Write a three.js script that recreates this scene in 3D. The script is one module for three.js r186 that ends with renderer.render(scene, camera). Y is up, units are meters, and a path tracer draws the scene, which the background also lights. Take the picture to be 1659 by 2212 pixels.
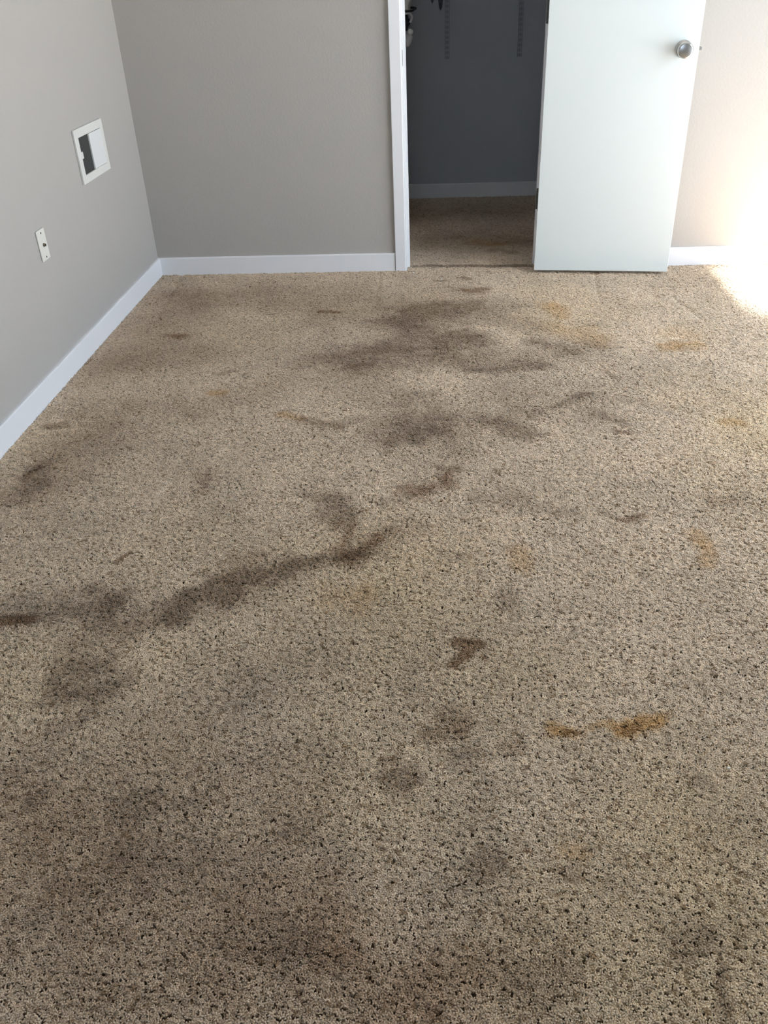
import * as THREE from 'three';
import { RoundedBoxGeometry } from 'three/addons/geometries/RoundedBoxGeometry.js';
import { mergeGeometries } from 'three/addons/utils/BufferGeometryUtils.js';
import { RectAreaLightUniformsLib } from 'three/addons/lights/RectAreaLightUniformsLib.js';

// ---------- camera ----------
const scene = new THREE.Scene();
const F = 1841.5, W = 1659, H = 2212;
const camera = new THREE.PerspectiveCamera(2 * Math.atan(H / 2 / F) * 180 / Math.PI, W / H, 0.05, 100);
camera.position.set(1.3947, 1.2614, 4.0933);
{
  const r = new THREE.Vector3(0.99752783, -0.0379073, -0.05917141);
  const u = new THREE.Vector3(-0.00046534, 0.83844665, -0.54498348);
  const b = new THREE.Vector3(0.07027092, 0.54366373, 0.83635623);
  camera.quaternion.setFromRotationMatrix(new THREE.Matrix4().makeBasis(r, u, b));
}
scene.add(camera);

// ---------- sky, sun, exposure ----------
const renderer = new THREE.WebGLRenderer({ antialias: true });
renderer.toneMapping = THREE.LinearToneMapping;
renderer.toneMappingExposure = 6.6;
renderer.shadowMap.enabled = true;
renderer.shadowMap.type = THREE.PCFSoftShadowMap;
scene.background = new THREE.Color(0.64, 0.8, 1.0);      // an even, hazy blue sky
scene.backgroundIntensity = 0.36;
const sun = new THREE.DirectionalLight(new THREE.Color(1, 0.99, 0.95), 15);
sun.position.set(2.9 + 3.15, 8.0, 1.0 + 1.0);
sun.target.position.set(2.9, 0, 1.0);
sun.castShadow = true;
sun.shadow.mapSize.set(2048, 2048);
sun.shadow.radius = 15;
Object.assign(sun.shadow.camera, { left: -5, right: 5, top: 6, bottom: -6, near: 0.5, far: 20 });
sun.shadow.normalBias = 0.01;
scene.add(sun, sun.target);

// daylight entering through the two openings in the walls
RectAreaLightUniformsLib.init();
function daylight(w, hgt, x, y, z, tx, tz) { const l = new THREE.RectAreaLight(new THREE.Color(0.64, 0.8, 1.0), 0.4, w, hgt); l.position.set(x, y, z); l.lookAt(tx, y, tz); scene.add(l); }
daylight(2.7, 1.95, 3.42, 1.0, 1.6, 0, 1.6);             // sliding door on the right
daylight(1.05, 1.1, 1.175, 1.6, 6.98, 1.175, 0);         // window behind the camera

// ---------- helpers ----------
let seed = 20240611;
function rnd() { seed = (seed + 0x6D2B79F5) | 0; let t = Math.imul(seed ^ (seed >>> 15), 1 | seed); t = (t + Math.imul(t ^ (t >>> 7), 61 | t)) ^ t; return ((t ^ (t >>> 14)) >>> 0) / 4294967296; }
function hash2(i, j, k) { let h = Math.imul(i, 374761393) ^ Math.imul(j, 668265263) ^ Math.imul(k, 2147483647 - 1274126177); h = Math.imul(h ^ (h >>> 13), 1274126177); return ((h ^ (h >>> 16)) >>> 0) / 4294967296; }
function noise(x, y, k = 0) {
  const i = Math.floor(x), j = Math.floor(y), fx = x - i, fy = y - j, sx = fx * fx * (3 - 2 * fx), sy = fy * fy * (3 - 2 * fy);
  const a = hash2(i, j, k), b = hash2(i + 1, j, k), c = hash2(i, j + 1, k), d = hash2(i + 1, j + 1, k);
  return a + (b - a) * sx + (c - a) * sy + (a - b - c + d) * sx * sy;
}
function fbm(x, y, k) { return (noise(x, y, k) * 4 + noise(x * 2.1, y * 2.1, k + 1) * 2 + noise(x * 4.3, y * 4.3, k + 2)) / 7; }
const used = {};
function numbered(n) { const k = used[n] = (used[n] ?? -1) + 1; return k ? n + '_' + String(k).padStart(3, '0') : n; }
function box(x0, x1, y0, y1, z0, z1) { const g = new THREE.BoxGeometry(x1 - x0, y1 - y0, z1 - z0); g.translate((x0 + x1) / 2, (y0 + y1) / 2, (z0 + z1) / 2); return g; }
function rbox(x0, x1, y0, y1, z0, z1, r = 0.003, s = 3) { const g = new RoundedBoxGeometry(x1 - x0, y1 - y0, z1 - z0, s, r); g.translate((x0 + x1) / 2, (y0 + y1) / 2, (z0 + z1) / 2); return g; }
function lathe(pts, n = 48) { return new THREE.LatheGeometry(pts.map((p) => new THREE.Vector2(p[0], p[1])), n); }   // about y
function tube(pts, r, n = 40, c = 8) { return new THREE.TubeGeometry(new THREE.CatmullRomCurve3(pts.map((p) => new THREE.Vector3(...p))), n, r, c); }
function same(gs) { return mergeGeometries(gs.map((g) => { const q = g.index ? g.toNonIndexed() : g; for (const k of Object.keys(q.attributes)) if (!['position', 'normal', 'uv'].includes(k)) q.deleteAttribute(k); return q; })); }
function obj(name, geometries, material, parent = scene) {
  const gs = Array.isArray(geometries) ? geometries : [geometries];
  const m = new THREE.Mesh(gs.length > 1 ? same(gs) : gs[0], material);
  m.name = parent === scene ? numbered(name) : name; m.castShadow = m.receiveShadow = true; parent.add(m);
  return m;
}
function thing(name, label, category, [x, y, z] = [0, 0, 0], turn = 0) {
  const o = new THREE.Group(); o.name = numbered(name); o.position.set(x, y, z); o.rotation.y = turn; o.userData = { label, category }; scene.add(o);
  return o;
}
function struct(name, label, geometries, m) { const o = obj(name, geometries, m); o.userData = { label, kind: 'structure' }; return o; }

// ---------- materials ----------
const rgb = (r, g, b) => new THREE.Color().setRGB(r, g, b);
function std(c, rough, more = {}) { return new THREE.MeshPhysicalMaterial({ color: c, roughness: rough, ...more }); }
function plasterBump(n = 512) {            // fine roller stipple
  const d = new Uint8Array(n * n * 4);
  for (let j = 0; j < n; j++) for (let i = 0; i < n; i++) {
    const f = (p, k) => { const u = i / n * p, v = j / n * p; const a = Math.floor(u), b = Math.floor(v), s = u - a, t = v - b; const h = (x, y) => hash2(((x % p) + p) % p, ((y % p) + p) % p, k); return h(a, b) * (1 - s) * (1 - t) + h(a + 1, b) * s * (1 - t) + h(a, b + 1) * (1 - s) * t + h(a + 1, b + 1) * s * t; };
    const v = 255 * (0.6 * f(64, 3) + 0.4 * f(128, 4));
    d.set([v, v, v, 255], (j * n + i) * 4);
  }
  const t = new THREE.DataTexture(d, n, n); t.wrapS = t.wrapT = THREE.RepeatWrapping; t.magFilter = THREE.LinearFilter; t.minFilter = THREE.LinearMipmapLinearFilter; t.generateMipmaps = true; t.needsUpdate = true;
  return t;
}
const stipple = plasterBump();
function metricUV(g) {                      // uv in units of 0.35 m, by the way each face points
  const p = g.attributes.position, n = g.attributes.normal, uv = new Float32Array(p.count * 2);
  for (let i = 0; i < p.count; i++) {
    const ax = Math.abs(n.getX(i)), ay = Math.abs(n.getY(i)), az = Math.abs(n.getZ(i));
    const [u, v] = ax > ay && ax > az ? [p.getZ(i), p.getY(i)] : ay > az ? [p.getX(i), p.getZ(i)] : [p.getX(i), p.getY(i)];
    uv[2 * i] = u / 0.35; uv[2 * i + 1] = v / 0.35;
  }
  g.setAttribute('uv', new THREE.BufferAttribute(uv, 2));
  return g;
}
const M = {
  wall: std(rgb(0.455, 0.43, 0.4), 0.75, { bumpMap: stipple, bumpScale: 0.0004 }),
  closet: std(rgb(0.52, 0.54, 0.58), 0.8, { bumpMap: stipple, bumpScale: 0.0004 }),
  ceiling: std(rgb(0.6, 0.59, 0.57), 0.9),
  trim: std(rgb(0.85, 0.85, 0.87), 0.38),
  door: std(rgb(0.75, 0.79, 0.78), 0.42),
  plastic: std(rgb(0.76, 0.75, 0.71), 0.35),
  cover: std(rgb(0.8, 0.8, 0.79), 0.35),
  ivory: std(rgb(0.76, 0.74, 0.67), 0.35),
  grille: std(rgb(0.05, 0.055, 0.052), 0.45),
  steel: std(rgb(0.6, 0.59, 0.57), 0.24, { metalness: 1 }),
  dullsteel: std(rgb(0.34, 0.33, 0.31), 0.45, { metalness: 1 }),
  hinge: std(rgb(0.1, 0.1, 0.095), 0.4, { metalness: 0.8 }),
  brass: std(rgb(0.24, 0.21, 0.16), 0.4, { metalness: 0.9 }),
  track: std(rgb(0.33, 0.345, 0.38), 0.5),
  greycloth: std(rgb(0.6, 0.6, 0.57), 0.95),
  pale: std(rgb(0.72, 0.71, 0.68), 0.5),
  greyplastic: std(rgb(0.6, 0.57, 0.57), 0.5),
  cord: std(rgb(0.1, 0.105, 0.11), 0.7),
  black: std(rgb(0.012, 0.012, 0.012), 0.6),
  concrete: std(rgb(0.26, 0.25, 0.23), 0.9),
  frame: std(rgb(0.75, 0.75, 0.74), 0.4),
  backing: std(rgb(0.17, 0.115, 0.07), 1),
  crumb: std(rgb(0.85, 0.84, 0.8), 0.7),
};

const stainsAndShade = [  // carpet stain capsules, with painted shade patches among them
  [1.22, 0.68, 1.48, 0.55, 0.088, 0.55, 0], [1.52, 0.29, 1.58, 0.31, 0.041, 0.6, 2], [0.98, 0.38, 1.24, 0.51, 0.061, 0.2, 0], [0.97, 1.04, 1.22, 0.98, 0.081, 0.5, 0],
  [1.09, 1.20, 1.10, 1.16, 0.043, 0.4, 2], [1.28, 0.84, 1.47, 0.94, 0.076, 0.5, 0], [1.40, 1.10, 1.48, 1.19, 0.048, 0.5, 0], [1.56, 1.19, 1.72, 1.15, 0.047, 0.45, 0],
  [1.73, 0.95, 1.86, 1.05, 0.052, 0.35, 0], [1.62, 0.70, 1.75, 0.76, 0.075, 0.3, 0], [0.86, 0.56, 0.94, 0.57, 0.014, 0.6, 2], [1.23, 1.48, 1.35, 1.40, 0.045, 0.3, 0],
  [1.31, 1.63, 1.40, 1.68, 0.062, 0.4, 0], [1.21, 1.75, 1.31, 1.71, 0.035, 0.35, 0], [1.54, 1.62, 1.66, 1.68, 0.049, 0.5, 0], [1.62, 1.52, 1.70, 1.55, 0.036, 0.3, 0],
  [1.75, 1.52, 1.88, 1.42, 0.019, 0.4, 0], [1.89, 1.57, 1.97, 1.64, 0.020, 0.35, 0], [1.94, 1.69, 1.97, 1.69, 0.013, 0.5, 2], [1.86, 1.45, 2.06, 1.52, 0.033, 0.2, 0],
  [1.96, 1.22, 2.00, 1.28, 0.015, 0.3, 2], [1.83, 0.54, 1.88, 0.63, 0.042, 0.45, 1], [1.86, 0.76, 2.00, 0.96, 0.053, 0.3, 1], [2.23, 1.02, 2.33, 1.03, 0.031, 0.45, 1],
  [2.27, 0.85, 2.35, 0.93, 0.052, 0.2, 1], [2.29, 1.63, 2.32, 1.63, 0.028, 0.4, 1], [1.37, 1.97, 1.44, 1.91, 0.030, 0.55, 2], [1.29, 2.04, 1.40, 2.00, 0.031, 0.55, 2],
  [1.23, 2.10, 1.28, 2.09, 0.025, 0.3, 0], [2.13, 2.09, 2.18, 2.09, 0.026, 0.2, 2], [0.25, 0.82, 0.33, 0.83, 0.024, 0.45, 2], [0.58, 1.37, 0.61, 1.37, 0.023, 0.5, 1],
  [0.55, 1.21, 0.59, 1.19, 0.016, 0.4, 2], [0.69, 2.02, 0.72, 1.95, 0.036, 0.4, 2], [0.84, 1.54, 0.92, 1.59, 0.015, 0.4, 1], [0.92, 1.59, 1.06, 1.65, 0.016, 0.45, 2],
  [1.06, 1.62, 1.12, 1.58, 0.022, 0.35, 0], [1.03, 2.09, 1.10, 2.09, 0.034, 0.4, 0], [1.07, 2.16, 1.12, 2.14, 0.038, 0.45, 0], [0.75, 2.57, 0.86, 2.49, 0.049, 0.7, 0],
  [0.84, 2.49, 1.03, 2.39, 0.051, 0.55, 0], [1.03, 2.39, 1.18, 2.33, 0.028, 0.5, 0], [1.13, 2.19, 1.16, 2.35, 0.032, 0.5, 2], [1.19, 2.31, 1.26, 2.23, 0.020, 0.45, 2],
  [0.84, 2.39, 0.92, 2.35, 0.027, 0.3, 2], [0.36, 2.63, 0.42, 2.62, 0.022, 0.7, 2], [0.43, 2.62, 0.59, 2.55, 0.036, 0.45, 0], [0.54, 2.50, 0.60, 2.55, 0.029, 0.35, 0],
  [0.56, 2.77, 0.66, 2.73, 0.035, 0.45, 0], [0.58, 2.85, 0.70, 2.82, 0.045, 0.45, 0], [0.62, 2.95, 0.69, 2.90, 0.028, 0.3, 0], [0.66, 2.71, 0.68, 2.72, 0.010, 0.4, 0],
  [0.56, 2.39, 0.58, 2.35, 0.007, 0.6, 2], [0.16, 2.10, 0.17, 1.88, 0.042, 0.3, 0], [0.15, 1.96, 0.15, 1.91, 0.020, 0.25, 2], [0.07, 1.63, 0.12, 1.61, 0.016, 0.35, 2],
  [1.42, 2.67, 1.46, 2.67, 0.015, 0.75, 2], [1.44, 2.69, 1.42, 2.75, 0.012, 0.75, 2], [1.46, 2.71, 1.47, 2.72, 0.006, 0.6, 2], [2.04, 2.25, 2.04, 2.30, 0.021, 0.35, 1],
  [2.04, 2.34, 2.03, 2.38, 0.018, 0.35, 1], [1.58, 2.34, 1.59, 2.40, 0.028, 0.3, 1], [1.86, 2.19, 1.92, 2.17, 0.013, 0.5, 2], [1.53, 2.10, 1.61, 2.12, 0.043, 0.3, 0],
  [1.67, 2.14, 1.73, 2.16, 0.027, 0.25, 0], [1.82, 2.15, 1.84, 2.17, 0.015, 0.3, 0], [1.53, 2.53, 1.55, 2.52, 0.026, 0.35, 0], [1.40, 2.34, 1.44, 2.36, 0.039, 0.25, 0],
  [1.14, 2.52, 1.20, 2.54, 0.043, 0.25, 1], [1.61, 2.92, 1.64, 2.93, 0.015, 0.65, 1], [1.63, 2.93, 1.65, 2.93, 0.008, 0.5, 2], [1.67, 2.91, 1.71, 2.90, 0.010, 0.45, 1],
  [1.73, 2.91, 1.81, 2.90, 0.018, 0.65, 1], [1.81, 2.90, 1.83, 2.88, 0.013, 0.35, 1], [1.74, 2.91, 1.76, 2.91, 0.009, 0.4, 2], [1.40, 2.89, 1.44, 2.91, 0.020, 0.45, 2],
  [1.37, 2.95, 1.41, 2.93, 0.021, 0.4, 2], [1.42, 3.00, 1.45, 2.99, 0.022, 0.35, 0], [1.52, 2.97, 1.54, 2.96, 0.016, 0.35, 2], [1.29, 3.06, 1.33, 3.05, 0.020, 0.45, 0],
  [1.28, 3.02, 1.30, 3.02, 0.012, 0.35, 2], [1.32, 3.08, 1.33, 3.08, 0.013, 0.3, 2], [0.65, 3.12, 0.67, 3.11, 0.022, 0.35, 0], [0.83, 3.12, 0.87, 3.11, 0.029, 0.25, 0],
  [0.93, 3.11, 0.94, 3.11, 0.022, 0.25, 0], [1.11, 3.16, 1.16, 3.17, 0.040, 0.2, 0], [1.12, 3.39, 1.17, 3.38, 0.035, 0.3, 0], [1.45, 3.23, 1.48, 3.23, 0.024, 0.35, 0],
  [1.60, 3.18, 1.62, 3.19, 0.017, 0.3, 1], [1.59, 3.23, 1.61, 3.23, 0.015, 0.25, 2], [1.74, 3.35, 1.77, 3.34, 0.024, 0.4, 0], [1.79, 3.34, 1.80, 3.33, 0.007, 0.45, 0],
  [1.80, 3.39, 1.80, 3.45, 0.010, 0.5, 0], [1.54, 3.20, 1.54, 3.20, 0.005, 0.8, 2], [1.61, 3.37, 1.61, 3.37, 0.004, 0.8, 2], [1.62, 3.37, 1.62, 3.37, 0.004, 0.8, 2],
  [1.47, 2.69, 1.47, 2.70, 0.004, 0.3, 2], [1.85, 3.03, 1.87, 3.04, 0.018, 0.2, 0], [1.84, 3.17, 1.84, 3.17, 0.009, 0.25, 2], [1.58, -0.47, 1.68, -0.42, 0.062, 0.45, 1],
  [1.63, -0.29, 1.74, -0.25, 0.037, 0.4, 2], [1.37, 0.18, 1.39, 0.18, 0.011, 0.5, 2], [1.48, 0.14, 1.50, 0.16, 0.017, 0.4, 2], [0.90, 3.21, 0.97, 3.21, 0.048, 0.15, 0],
  [0.79, 3.32, 0.88, 3.34, 0.045, 0.15, 2], [2.10, 0.10, 2.11, 0.10, 0.011, 0.8, 2], [0.77, 3.35, 1.04, 3.42, 0.165, 0.3, 2], [0.59, 3.14, 0.87, 3.20, 0.124, 0.28, 2],  // dark dip under the door, then wide patches: shade put into the colour
  [1.13, 3.31, 1.32, 3.44, 0.133, 0.3, 2], [0.83, 2.97, 1.11, 3.10, 0.097, 0.18, 2], [1.43, 3.27, 1.51, 3.37, 0.072, 0.22, 0], [0.18, 2.04, 0.29, 1.56, 0.120, 0.22, 2],  // light falloff painted as wide dark patches
  [0.25, 0.34, 0.19, 0.99, 0.141, 0.22, 2], [0.54, 0.26, 1.04, 0.29, 0.097, 0.18, 2], [0.89, 0.67, 1.48, 0.40, 0.120, 0.2, 0], [1.07, 1.32, 1.40, 1.58, 0.110, 0.2, 0],  // first two paint the dimmer left side into the pile
  [1.62, 1.41, 1.90, 1.59, 0.091, 0.18, 0], [0.98, 1.13, 1.43, 0.99, 0.123, 0.35, 0], [1.20, 0.68, 1.63, 0.54, 0.117, 0.35, 0], [1.55, 1.11, 1.97, 1.01, 0.085, 0.25, 0],
  [1.22, 1.66, 1.44, 1.68, 0.089, 0.3, 0], [0.10, 0.33, 0.87, 0.49, 0.127, 0.18, 2], [0.07, 1.17, 0.42, 1.00, 0.128, 0.18, 2], [0.54, 1.50, 0.80, 1.31, 0.098, 0.15, 2],  // after the first, left-side dimness put into the colour
  [0.40, 2.55, 0.61, 2.60, 0.079, 0.25, 0], [1.25, -0.06, 1.81, -0.04, 0.015, 0.75, 0], [1.40, -0.48, 1.79, -0.49, 0.169, 0.35, 2], [1.23, -1.08, 1.83, -1.08, 0.162, 0.3, 2],  // threshold and closet shadow painted dark, along with the brown closet stain
  [0.93, 2.82, 1.14, 2.74, 0.089, 0.15, 0], [1.42, 3.40, 1.52, 3.43, 0.061, 0.22, 2], [1.28, 3.38, 1.36, 3.46, 0.075, 0.22, 2], [0.89, 2.53, 1.01, 2.45, 0.067, 0.25, 0],  // first three paint foreground falloff into the pile, the last is a stain
  [0.56, 2.69, 0.64, 2.60, 0.054, 0.25, 0], [1.19, 0.84, 1.38, 0.69, 0.132, 0.3, 0], [1.16, 1.16, 1.47, 0.94, 0.105, 0.25, 0], [1.45, 1.89, 1.61, 1.58, 0.057, 0.15, 0],
  [1.21, 2.31, 1.32, 2.21, 0.048, 0.2, 2],
];
const furrows = [
  [0.11, 0.01, 0.16, 0.63], [1.09, 0.07, 1.09, 0.48], [0.06, 1.65, 0.23, 1.63], [0.21, 2.29, 0.38, 2.28], [0.60, 1.78, 0.59, 2.21],
  [2.07, 0.32, 2.80, 0.33], [0.22, 1.58, 0.11, 1.57], [0.56, 0.36, 0.41, 0.47], [2.37, 0.45, 2.43, 0.73], [2.09, 0.13, 2.06, 0.43],
];

// ---------- the setting ----------
const XR = 3.4, ZF = 7.0, HC = 2.44, T = 0.12, CX0 = 1.15, CX1 = 2.55, CZ = -1.464, FB = -0.0095;
const JL = 1.216, JR = 1.83, DH = 2.05;                     // door opening between the jambs
const wall = (gs) => gs.map(metricUV);
struct('wall_left', 'plain greige wall on the left carrying two white plates', wall([box(-T, 0, FB, HC, -T, ZF)]), M.wall);
struct('wall_back', 'plain greige far wall pierced by the closet doorway', wall([box(0, JL - 0.018, FB, HC, -T, 0), box(JR + 0.018, XR, FB, HC, -T, 0), box(JL - 0.018, JR + 0.018, DH + 0.018, HC, -T, 0)]), M.wall);
const SD = { z0: 0.2, z1: 3.0, y1: 2.03 };                 // sliding door opening in the right wall
struct('wall_right', 'greige wall on the right, outside the frame, around the sliding door', wall([box(XR, XR + T, FB, HC, -T, SD.z0), box(XR, XR + T, FB, HC, SD.z1, ZF), box(XR, XR + T, SD.y1, HC, SD.z0, SD.z1)]), M.wall);
const FW = { x0: 0.6, x1: 1.75, y0: 1.0, y1: 2.2 };       // window behind the camera
struct('wall_front', 'greige wall behind the camera with one window', wall([box(-T, FW.x0, FB, HC, ZF, ZF + T), box(FW.x1, XR + T, FB, HC, ZF, ZF + T), box(FW.x0, FW.x1, FB, FW.y0, ZF, ZF + T), box(FW.x0, FW.x1, FW.y1, HC, ZF, ZF + T)]), M.wall);
struct('wall_closet_back', 'rear wall inside the dark closet', wall([box(CX0 - T, CX1 + T, FB, HC, CZ - T, CZ)]), M.closet);
struct('wall_closet_left', 'left side wall inside the dark closet', wall([box(CX0 - T, CX0, FB, HC, CZ, -T)]), M.closet);
struct('wall_closet_right', 'right side wall inside the dark closet', wall([box(CX1, CX1 + T, FB, HC, CZ, -T)]), M.closet);
struct('ceiling', 'white ceiling above the room, out of view', [box(-T, XR + T, HC, HC + 0.12, CZ - T, ZF + T)], M.ceiling);
struct('floor', 'carpet backing that carries the stained brown pile', [box(-T, XR + T, -0.13, FB, CZ - T, ZF + T)], M.backing);
struct('ground', 'concrete ground outside the house', [box(-30, 40, -0.4, -0.15, -40, 45)], M.concrete);
struct('added_sun_blocker', 'added unseen slab outside the sliding door that cuts off the sun', [box(XR + T + 0.02, XR + 3.4, 2.5, 2.62, 0.95, 6.5)], M.frame);  // slab added out of view to shorten the sun patch

// baseboards: a flat board with an eased top edge
function board(length, h = 0.081, t = 0.012) {
  const s = new THREE.Shape();
  s.moveTo(0, FB); s.lineTo(t, FB); s.lineTo(t, h - 0.005); s.quadraticCurveTo(t, h - 0.001, t - 0.004, h); s.lineTo(0, h); s.lineTo(0, FB);
  return new THREE.ExtrudeGeometry(s, { depth: length, bevelEnabled: false, curveSegments: 5 });
}
const CL = 1.162, CW = 0.049;                               // left casing: outer edge and width
{
  struct('baseboard_left', 'white baseboard along the left wall', board(ZF), M.trim);
  // extruded along +x with its face towards the room
  const along = (x0, x1, z, t = 0.012) => {
    const q = board(x1 - x0, 0.081, t), p = q.attributes.position, a = p.array;
    for (let i = 0; i < p.count; i++) { const u = p.getX(i), w = p.getZ(i); p.setX(i, x0 + w); p.setZ(i, z + u); }
    for (let i = 0; i < a.length; i += 9) for (let k = 0; k < 3; k++) [a[i + 3 + k], a[i + 6 + k]] = [a[i + 6 + k], a[i + 3 + k]];   // keep the faces outward
    q.computeVertexNormals(); return q;
  };
  struct('baseboard_back_left', 'white baseboard under the far wall between the corner and the door casing', along(0.012, CL - 0.002, 0), M.trim);
  struct('baseboard_back_right', 'white baseboard under the far wall to the right of the open door', along(JR + 0.005 + CW + 0.002, XR, 0, 0.014), M.trim);
  struct('baseboard_closet', 'white baseboard along the rear wall inside the dark closet', along(CX0 + 0.012, CX1, CZ), M.trim);
  struct('baseboard_closet_left', 'white baseboard along the left side wall inside the closet', board(-T - CZ).translate(CX0, 0, CZ), M.trim);
}
// door casing and jambs
struct('trim_1', 'white door casing on the left side of the closet doorway', [rbox(CL, CL + CW, FB, DH + 0.055, -0.002, 0.018, 0.003)], M.trim);
struct('trim_2', 'white door casing hidden behind the open door', [rbox(JR + 0.005, JR + 0.005 + CW, FB, DH + 0.055, -0.002, 0.018, 0.003)], M.trim);
struct('trim_3', 'white head casing over the closet doorway', [rbox(CL, JR + 0.005 + CW, DH + 0.055, DH + 0.105, -0.002, 0.018, 0.003)], M.trim);
const jl = struct('trim_4', 'white left jamb of the closet doorway with a steel strike plate', [box(JL - 0.018, JL, FB, DH + 0.018, -T, 0.0005), rbox(JL - 0.002, JL + 0.013, -0.002, DH, -0.075, -0.04, 0.002)], M.trim);
struct('trim_5', 'white right jamb of the closet doorway carrying the hinges', [box(JR, JR + 0.018, FB, DH + 0.018, -T, 0.0005), rbox(JR - 0.0095, JR + 0.002, -0.002, DH, -0.075, -0.04, 0.002)], M.trim);
struct('trim_6', 'white head jamb of the closet doorway', [box(JL, JR, DH, DH + 0.018, -T, 0.0005)], M.trim);
{ // strike plate: rounded plate with a bolt hole, set in the left jamb
  const s = new THREE.Shape(), w = 0.0125, h = 0.0305, r = 0.009;
  s.moveTo(-w + r, -h); s.lineTo(w - r, -h); s.quadraticCurveTo(w, -h, w, -h + r); s.lineTo(w, h - r); s.quadraticCurveTo(w, h, w - r, h); s.lineTo(-w + r, h); s.quadraticCurveTo(-w, h, -w, h - r); s.lineTo(-w, -h + r); s.quadraticCurveTo(-w, -h, -w + r, -h);
  const hole = new THREE.Path(); hole.moveTo(-0.006, -0.012); hole.lineTo(-0.006, 0.012); hole.lineTo(0.006, 0.012); hole.lineTo(0.006, -0.012); hole.lineTo(-0.006, -0.012); s.holes.push(hole);
  const g = new THREE.ExtrudeGeometry(s, { depth: 0.0012, bevelEnabled: false }); g.rotateY(Math.PI / 2); g.translate(JL - 0.0002, 0.905, -0.016);
  const p = obj('strike_plate', g, M.dullsteel, jl); p.userData.label = 'dull steel strike plate';
}
// frames of the two openings
{
  const w1 = struct('window_1', 'white frame of the sliding door in the right wall', [box(XR - 0.02, XR + T + 0.02, SD.y1 - 0.05, SD.y1, SD.z0, SD.z1), box(XR - 0.02, XR + T + 0.02, FB, SD.y1 - 0.05, SD.z0, SD.z0 + 0.05), box(XR - 0.02, XR + T + 0.02, FB, SD.y1 - 0.05, SD.z1 - 0.05, SD.z1)], M.frame);
  obj('stile', box(XR + 0.02, XR + 0.07, FB, SD.y1 - 0.05, 1.3, 1.34), M.frame, w1);
  obj('sill', box(XR - 0.02, XR + T + 0.02, FB, 0.015, SD.z0 + 0.05, SD.z1 - 0.05), M.frame, w1);
  const w2 = struct('window_2', 'white frame of the window behind the camera', [box(FW.x0, FW.x1, FW.y1 - 0.05, FW.y1, ZF - 0.01, ZF + T), box(FW.x0, FW.x1, FW.y0, FW.y0 + 0.05, ZF - 0.03, ZF + T), box(FW.x0, FW.x0 + 0.05, FW.y0 + 0.05, FW.y1 - 0.05, ZF - 0.01, ZF + T), box(FW.x1 - 0.05, FW.x1, FW.y0 + 0.05, FW.y1 - 0.05, ZF - 0.01, ZF + T)], M.frame);
  obj('meeting_rail', box(FW.x0 + 0.05, FW.x1 - 0.05, 1.5, 1.54, ZF + 0.03, ZF + 0.08), M.frame, w2);
}

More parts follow.
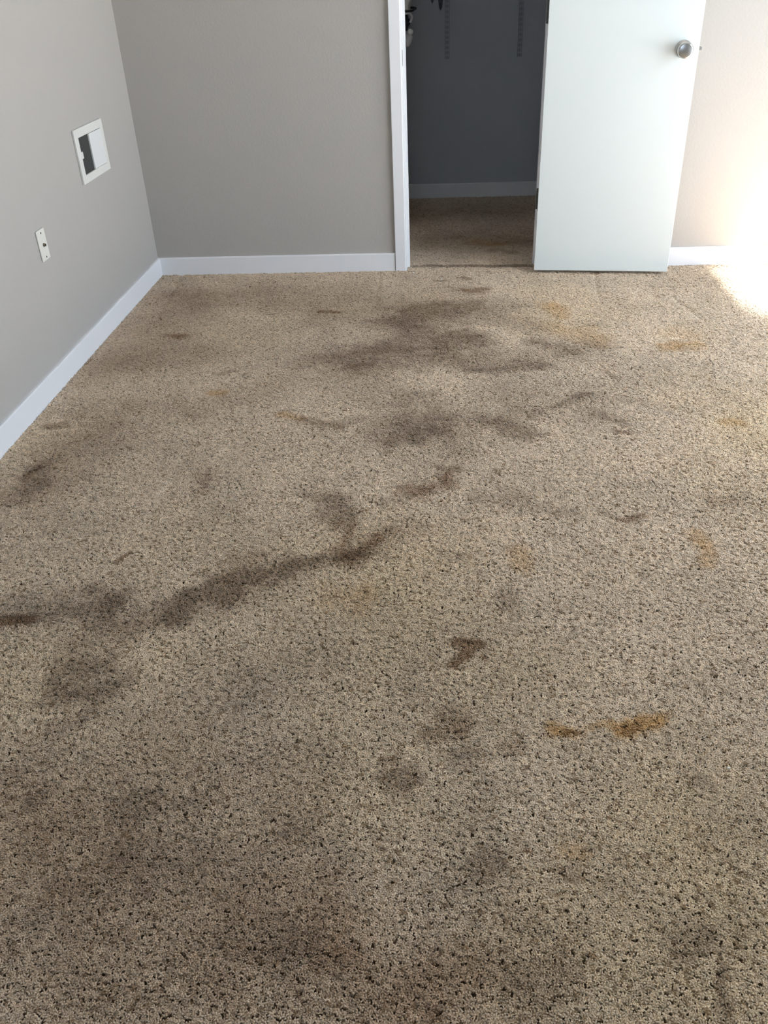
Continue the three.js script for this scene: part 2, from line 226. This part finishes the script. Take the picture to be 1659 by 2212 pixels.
// ---------- the open closet door ----------
{
  const turn = -Math.atan2(0.0600, 0.5984);
  // local x runs along the leaf from the hinge edge, local z towards the room; origin at the foot of the front hinge corner
  const d = new THREE.Group(); d.name = 'door_1'; d.position.set(1.8145, 0, 0.0898); d.rotation.y = turn;
  d.userData = { label: 'white slab closet door swung fully open with a round steel knob', kind: 'structure' }; scene.add(d);
  const L = 0.6014, B = 0.012;
  obj('door_leaf', metricUV(rbox(0, L, B, 2.04, -0.035, 0, 0.0015, 2)), M.door, d);
  const ky = 0.914, kx = L - 0.060;
  const rings = [];                                           // turned face: low dome with fine lathe grooves
  for (let i = 0; i <= 30; i++) { const r = 0.0006 + i * 0.00078; rings.push([r, 0.0645 + 0.0016 * (1 - (r / 0.024) ** 2) - (i % 2) * 0.00016]); }
  const prof = [[0.0115, 0], [0.0115, 0.024], [0.0125, 0.030], [0.0175, 0.036], [0.025, 0.041], [0.0288, 0.047], [0.0302, 0.053], [0.0298, 0.0585], [0.0278, 0.0622], [0.0252, 0.0641], [0.0242, 0.0645], ...rings.reverse(), [0, 0.0661]];
  const kg = lathe(prof, 96); kg.rotateX(Math.PI / 2); kg.translate(kx, ky, 0.004);
  const knob = obj('door_knob', kg, M.steel, d); knob.userData.label = 'round brushed steel knob';
  const rg = lathe([[0.012, 0.013], [0.02, 0.0125], [0.0285, 0.009], [0.032, 0.005], [0.033, 0.0012], [0.033, 0]], 64); rg.rotateX(Math.PI / 2); rg.translate(kx, ky, 0);
  obj('rose', rg, M.steel, knob);
  const back = lathe([[0.033, 0], [0.033, 0.0015], [0.0285, 0.009], [0.0115, 0.013], [0.0115, 0.014], [0.024, 0.0155], [0.028, 0.019], [0.024, 0.023], [0.0001, 0.024]], 48); back.rotateX(-Math.PI / 2); back.translate(kx, ky, -0.035);
  obj('rear_knob', back, M.steel, knob);
  const lg = new THREE.Shape(); lg.moveTo(0, -0.007); lg.lineTo(0.0125, -0.007); lg.lineTo(0.0125, 0.0045); lg.quadraticCurveTo(0.006, 0.007, 0, 0.007); lg.lineTo(0, -0.007);
  const latch = new THREE.ExtrudeGeometry(lg, { depth: 0.016, bevelEnabled: false }); latch.rotateX(-Math.PI / 2); latch.rotateX(Math.PI / 2); latch.translate(L - 0.0005, ky, -0.026);
  obj('latch_bolt', latch, M.dullsteel, d);
  const plate = rbox(L - 0.001, L + 0.0012, ky - 0.028, ky + 0.028, -0.030, -0.005, 0.0005, 1);
  obj('latch_plate', plate, M.steel, d);
  for (const y of [0.325, 1.06, 1.84]) {                       // hinges on the near edge
    const pin = new THREE.CylinderGeometry(0.0058, 0.0058, 0.089, 16); pin.translate(-0.0035, y, -0.043);
    const leaf = box(-0.0018, 0.0002, y - 0.0445, y + 0.0445, -0.034, -0.004);
    const h = obj('hinge', leaf, M.hinge, d); h.userData.label = 'dark metal butt hinge';
    obj('pin', [pin, ...[-0.0265, -0.009, 0.009, 0.0265].map((o) => { const c = new THREE.CylinderGeometry(0.0063, 0.0063, 0.0165, 16); c.translate(-0.0035, y + o, -0.043); return c; })], M.hinge, h);
    for (const o of [-0.03, 0, 0.03]) { const s = new THREE.SphereGeometry(0.003, 10, 6); s.scale(0.35, 1, 1); s.translate(-0.0018, y + o, -0.018); obj('screw', s, M.dullsteel, h); }
  }
}

// ---------- plates on the left wall ----------
{ // wide plate: frame with a recess; dark ribbed insert in its near half, white cover over the other
  const t = thing('wall_vent', 'wide white box cover with dark ribbed insert, upper plate on the left wall', 'vent', [0, 0.5725, 0.5625]);
  // local: z from -0.155 (far) to +0.155 (near), y from 0 to 0.194
  const z0 = -0.154, z1 = 0.154, y1 = 0.194, dep = 0.0095;
  const gz0 = 0.012, gz1 = 0.120, iz0 = -0.124, gy0 = 0.030, gy1 = 0.163;
  obj('frame', [rbox(0, dep, 0, gy0, z0, z1, 0.0025), rbox(0, dep, gy1, y1, z0, z1, 0.0025), rbox(0, dep, gy0 - 0.004, gy1 + 0.004, gz1, z1, 0.0025), rbox(0, dep, gy0 - 0.004, gy1 + 0.004, z0, iz0, 0.0025)], M.plastic, t);
  obj('cover_panel', rbox(0, dep + 0.0012, gy0 + 0.001, gy1 - 0.001, iz0 + 0.001, gz0, 0.002), M.cover, t);
  obj('recess_back', box(0, 0.001, gy0, gy1, gz0, gz1), M.black, t);
  const ribs = []; for (let i = 0; i < 14; i++) { const z = gz0 + 0.004 + i * (gz1 - gz0 - 0.008) / 13; ribs.push(rbox(0.001, 0.0055, gy0, gy1, z - 0.0023, z + 0.0023, 0.0012, 1)); }
  const rb = obj('ribbed_insert', ribs, M.grille, t); rb.userData.label = 'dark grey ribbed insert';
  obj('latch_tab', rbox(0.001, dep, 0.088, 0.113, gz1 - 0.016, gz1 + 0.001, 0.002), M.plastic, t);
}
{ // narrow plate with a coax socket
  const t = thing('jack_plate', 'narrow off-white wall plate with metal socket and two screws, lower on the left wall', 'wall plate', [0, 0.4735, 1.179]);
  obj('plate', rbox(0, 0.0058, -0.052, 0.052, -0.0325, 0.0325, 0.0028), M.ivory, t);
  for (const y of [-0.0405, 0.0405]) { const g = new THREE.CylinderGeometry(0.0032, 0.0032, 0.0016, 20); g.rotateZ(Math.PI / 2); g.translate(0.0062, y, 0); const s = obj('screw', g, M.brass, t); obj('slot', box(0.0069, 0.0072, y - 0.0026, y + 0.0026, -0.0004, 0.0004), M.black, s); }
  const nut = new THREE.CylinderGeometry(0.0068, 0.0068, 0.003, 6); nut.rotateZ(Math.PI / 2); nut.translate(0.0073, 0, 0);
  const st = []; for (let i = 0; i < 4; i++) { const c = new THREE.CylinderGeometry(i % 2 ? 0.0044 : 0.0048, i % 2 ? 0.0048 : 0.0044, 0.0012, 20, 1, true); c.rotateZ(Math.PI / 2); c.translate(0.0092 + i * 0.0012, 0, 0); st.push(c); }
  const so = obj('socket', nut, M.brass, t); so.userData.label = 'dark metal coax socket';
  obj('threaded_barrel', st, M.brass, so);
  const hole = new THREE.CylinderGeometry(0.0036, 0.0036, 0.0004, 16); hole.rotateZ(Math.PI / 2); hole.translate(0.0132, 0, 0); obj('socket_face', hole, M.black, so);
}

// ---------- inside the closet ----------
function standard(x, label) {                                   // slotted shelf standard
  const t = thing('shelf_standard', label, 'shelf track', [x, 0.766, CZ]);
  t.userData.group = 'slotted shelf standards on the closet wall';
  const w = 0.0135, d = 0.011, h = 1.2;
  obj('channel', [box(-w, -w + 0.0045, 0, h, 0, d), box(w - 0.0045, w, 0, h, 0, d), box(-0.0022, 0.0022, 0, h, d - 0.0015, d)], M.track, t);
  for (let y = 0, i = 0; y < h - 0.01; y += 0.0254, i++) obj('rung', box(-w + 0.0045, w - 0.0045, y, y + 0.014, d - 0.0015, d), M.track, t);
}
standard(1.411, 'slotted grey shelf standard on the closet wall, the left one, near the dark cord');
standard(1.8225, 'slotted grey shelf standard on the closet wall, the right one, near the open door');
{ // grey bundle hung on the closet's left wall beside the jamb
  const t = thing('hanging_bundle', 'crumpled grey bundle hanging inside the closet beside the left jamb', 'hanging bag', [CX0, 0.865, -0.9]);
  const cloth = (y0, y1, depth, wide, k, sag) => {
    const n = 26, m = 30, g = new THREE.PlaneGeometry(1, 1, n, m), p = g.attributes.position;
    for (let i = 0; i < p.count; i++) {
      const u = p.getX(i) + 0.5, v = p.getY(i) + 0.5, a = u * Math.PI, r = 0.5 + 0.5 * fbm(u * 5 + 3, v * 7, k);
      const bulge = depth * (0.9 + 0.1 * Math.sin(v * 9 + k)) * (0.72 + 0.42 * r);
      const sx = Math.abs(Math.sin(a)) ** 0.35, cz = -Math.sign(Math.cos(a)) * Math.abs(Math.cos(a)) ** 0.35;
      p.setXYZ(i, sx * bulge, y0 + (y1 - y0) * v - sag * Math.sin(a) * (1 - v) + 0.02 * (r - 0.7) * Math.sin(a), cz * wide * (0.9 + 0.2 * r));
    }
    g.computeVertexNormals(); return g;
  };
  obj('upper_cloth', cloth(0.186, 0.47, 0.086, 0.10, 11, 0.008), M.greycloth, t);
  obj('strap', tube([[0.0, 0.178, 0.1], [0.078, 0.176, 0.1], [0.092, 0.179, 0.05], [0.09, 0.182, -0.07], [0.0, 0.184, -0.1]], 0.0055, 30, 8), M.black, t);
  obj('lower_cloth', cloth(0.085, 0.172, 0.07, 0.05, 23, 0.0), M.black, t);
  obj('loop', tube([[0.045, 0.165, 0.064], [0.07, 0.166, 0.066], [0.082, 0.15, 0.06], [0.074, 0.124, 0.06]], 0.0065, 24, 8), M.greyplastic, t);
  const ball = new THREE.SphereGeometry(0.0145, 24, 16); ball.translate(0.073, 0.084, 0.07);
  const bl = obj('ball', ball, M.pale, t); bl.userData.label = 'pale round ball';
  const cup = lathe([[0.0, 0], [0.014, 0.002], [0.02, 0.012], [0.022, 0.03], [0.017, 0.055], [0.006, 0.064], [0, 0.064]], 28); cup.rotateZ(-0.5); cup.translate(0.044, 0.02, 0.06); obj('handle_end', cup, M.greyplastic, t);
  const hk = tube([[0.0, 0.5, 0], [0.03, 0.495, 0], [0.045, 0.47, 0], [0.05, 0.44, 0], [0.06, 0.455, 0]], 0.004, 24, 8); obj('hook', hk, M.dullsteel, t);
}
{ // dark cord with two loops on the rear wall
  const t = thing('cord', 'dark cord hanging in two loops on the closet wall left of the left shelf standard', 'cord', [1.35, 1.0, CZ]);
  const loop = (x0, x1, yb, r) => tube([[x0, 0.36, 0.012], [x0, 0.2, 0.012], [x0 + 0.001, yb + 0.05, 0.012], [(x0 + x1) / 2, yb, 0.014], [x1 - 0.001, yb + 0.05, 0.012], [x1, 0.2, 0.012], [x1, 0.36, 0.012]], r, 60, 8);
  obj('loop', loop(0.016, 0.032, 0.012, 0.0055), M.cord, t);
  obj('loop', loop(-0.028, -0.016, 0.046, 0.005), M.cord, t);
  obj('peg', [new THREE.BoxGeometry(0.09, 0.02, 0.03).translate(0, 0.36, 0.015)], M.dullsteel, t);
}

// ---------- crumbs ----------
for (const [x, z, r, label] of [[1.913, 3.01, 0.0022, 'tiny white crumb on the carpet in the right foreground'], [1.382, 0.169, 0.004, 'tiny white crumb on the carpet in front of the closet doorway'], [1.248, 0.06, 0.004, 'tiny white crumb on the carpet at the foot of the left door casing']]) {
  const g = new THREE.IcosahedronGeometry(r, 1), p = g.attributes.position;
  for (let i = 0; i < p.count; i++) { const k = 0.7 + 0.5 * noise(p.getX(i) * 900 + 40, p.getZ(i) * 900 + p.getY(i) * 700, 77); p.setXYZ(i, p.getX(i) * k * 1.3, p.getY(i) * k * 0.8, p.getZ(i) * k); }
  g.computeVertexNormals();
  const o = obj('crumb', g, M.crumb); o.position.set(x, 0.0005, z); o.userData = { label, category: 'crumb' };
}

// ---------- carpet ----------
function tuft() {                                             // curled yarn ends rising about 8 mm from the backing
  const gs = [];
  for (let k = 0; k < 5; k++) {
    const a = k * 1.257 + 0.4, lean = 0.0022 + 0.0011 * ((k * 7) % 3), top = 0.0094 * (1 - 0.09 * (k % 3)), sides = 5, pos = [], idx = [];
    const rows = [[0, 0, 0.0012], [0.15, 0.55, 0.0014], [0.45, 0.85, 0.00135], [0.85, 1, 0.0011], [1.15, 0.97, 0.0006]];      // outward, upward, radius
    rows.forEach(([o, u, r]) => { for (let j = 0; j < sides; j++) { const c = j / sides * 6.2832, d = 0.0007 + lean * o + Math.cos(c) * r; pos.push(Math.cos(a) * d - Math.sin(a) * Math.sin(c) * r, u * top + Math.cos(c) * -r * o * 0.8, Math.sin(a) * d + Math.cos(a) * Math.sin(c) * r); } });
    const tip = pos.length / 3; pos.push(Math.cos(a) * (0.0007 + lean * 1.3), top * 0.93, Math.sin(a) * (0.0007 + lean * 1.3));
    for (let i = 0; i < 4; i++) for (let j = 0; j < sides; j++) { const p = i * sides + j, q = i * sides + (j + 1) % sides; idx.push(p, p + sides, q, q, p + sides, q + sides); }
    for (let j = 0; j < sides; j++) idx.push(4 * sides + j, tip, 4 * sides + (j + 1) % sides);
    const g = new THREE.BufferGeometry(); g.setAttribute('position', new THREE.Float32BufferAttribute(pos, 3)); g.setIndex(idx); g.computeVertexNormals(); gs.push(g);
  }
  return mergeGeometries(gs);
}
function toSegment(px, pz, a) {
  const dx = a[2] - a[0], dz = a[3] - a[1], l = dx * dx + dz * dz + 1e-9, t = Math.min(1, Math.max(0, ((px - a[0]) * dx + (pz - a[1]) * dz) / l));
  return Math.hypot(px - a[0] - t * dx, pz - a[1] - t * dz);
}
const stainShadeTint = [[0.42, 0.37, 0.33], [0.82, 0.64, 0.38], [0.42, 0.32, 0.24]];  // dirt, tan and brown tints, used for the painted shade too
const cell = 0.1, buckets = new Map();
for (const s of stainsAndShade) {
  const R = s[4] * 1.9 + 0.05;
  for (let i = Math.floor((Math.min(s[0], s[2]) - R) / cell); i <= Math.floor((Math.max(s[0], s[2]) + R) / cell); i++)
    for (let j = Math.floor((Math.min(s[1], s[3]) - R) / cell); j <= Math.floor((Math.max(s[1], s[3]) + R) / cell); j++) { const k = i * 1000 + j; if (!buckets.has(k)) buckets.set(k, []); buckets.get(k).push(s); }
}
function soilAndShade(x, z, out) {                                     // dye, dirt and painted shade in the yarn
  const n1 = fbm(x * 2.3, z * 2.3, 31), n2 = fbm(x * 9, z * 9, 41);
  const clean = 1 + 0.26 * (n1 - 0.5) + 0.22 * (n2 - 0.5);
  const yellow = Math.max(0, fbm(x * 1.7 + 5, z * 1.7, 57) - 0.5) * 0.5;
  out[0] = 0.72 * clean; out[1] = 0.585 * clean * (1 - 0.12 * yellow); out[2] = 0.45 * clean * (1 - 0.6 * yellow);
  const wx = x + 0.11 * (fbm(x * 6, z * 6, 61) - 0.5) + 0.05 * (noise(x * 19, z * 19, 63) - 0.5) + 0.02 * (noise(x * 60, z * 60, 65) - 0.5), wz = z + 0.11 * (fbm(x * 6, z * 6, 71) - 0.5) + 0.05 * (noise(x * 19, z * 19, 73) - 0.5) + 0.02 * (noise(x * 60, z * 60, 75) - 0.5);
  const most = [0, 0, 0];
  for (const s of buckets.get(Math.floor(x / cell) * 1000 + Math.floor(z / cell)) ?? []) {
    const small = s[4] < 0.03, q = toSegment(small ? x + (wx - x) * 0.35 : wx, small ? z + (wz - z) * 0.35 : wz, s) / s[4];
    if (q > 1.6) continue;
    most[s[6]] = 1 - (1 - most[s[6]]) * (1 - Math.min(0.95, 1.25 * s[5] * Math.min(1, Math.max(0, (1.55 - q) / (small ? 1.0 : 1.2)))));
  }
  const grain = 0.55 + 0.5 * noise(x * 13, z * 13, 81) + 0.4 * noise(x * 45, z * 45, 83);
  most.forEach((f, k) => { f = Math.min(0.92, 1.1 * f * grain); for (let c = 0; c < 3; c++) out[c] *= 1 - f * (1 - stainShadeTint[k][c]); });
}
{
  const step = 0.0053, spots = [];
  const fill = (x0, x1, z0, z1) => { for (let x = x0; x < x1; x += step) for (let z = z0; z < z1; z += step) spots.push(x + step * (0.5 + 0.95 * (rnd() - 0.5)), z + step * (0.5 + 0.95 * (rnd() - 0.5))); };
  fill(0.013, XR - 0.005, 0.013, 4.5);
  fill(CX0 + 0.003, CX1 - 0.003, CZ + 0.013, -T - 0.003);
  fill(JL + 0.002, JR - 0.002, -T - 0.003, 0.013);
  const n = spots.length / 2, pile = new THREE.InstancedMesh(tuft(), std(rgb(1, 1, 1), 0.95), n);
  pile.name = 'carpet_pile'; pile.receiveShadow = pile.castShadow = true;
  pile.userData = { label: 'worn beige-brown carpet pile blotched with dark and tan stain marks and painted shade', category: 'carpet', kind: 'stuff' };
  const m = new THREE.Matrix4(), q = new THREE.Quaternion(), e = new THREE.Euler(), s = new THREE.Vector3(), p = new THREE.Vector3(), c = new THREE.Color(), rgb3 = [0, 0, 0];
  for (let i = 0; i < n; i++) {
    const x = spots[2 * i], z = spots[2 * i + 1];
    soilAndShade(x, z, rgb3);
    const lay = fbm(x * 3.1, z * 3.1, 91) * 6.28 * 2, amount = 0.15 + 0.3 * fbm(x * 12, z * 12, 95);
    const clump = 0.6 * noise(x * 175, z * 175, 101) + 0.4 * noise(x * 330, z * 330, 103);
    let h = (0.62 + 0.3 * rnd()) * (0.72 + 0.75 * clump);
    if (clump < 0.32 && rnd() < 0.7) h *= 0.55;
    let near = 9; for (const f of furrows) { const d = toSegment(x, z, f); if (d < near) near = d; }
    if (near < 0.018) h *= 0.28 + 0.6 * near / 0.018;
    if (z < 0.013 && z > -0.04 && x > JL && x < JR) h *= 0.55 + 0.3 * Math.abs(z + 0.014) / 0.027;   // seam at the threshold
    e.set(Math.sin(lay) * amount + 0.5 * (rnd() - 0.5), rnd() * 6.283, Math.cos(lay) * amount + 0.5 * (rnd() - 0.5), 'YXZ');
    const w = 0.95 + 0.35 * rnd();
    m.compose(p.set(x, FB, z), q.setFromEuler(e), s.set(w, h, w)); pile.setMatrixAt(i, m);
    const v = 0.84 + 0.36 * rnd(), fleck = rnd() < (noise(x * 90 + 9, z * 90, 107) < 0.35 ? 0.13 : 0.05);     // a few darker brown yarns
    pile.setColorAt(i, fleck ? c.setRGB(rgb3[0] * v * 0.6, rgb3[1] * v * 0.54, rgb3[2] * v * 0.46) : c.setRGB(rgb3[0] * v, rgb3[1] * v, rgb3[2] * v));
  }
  scene.add(pile);
  console.log('tufts', n);
}

renderer.render(scene, camera);
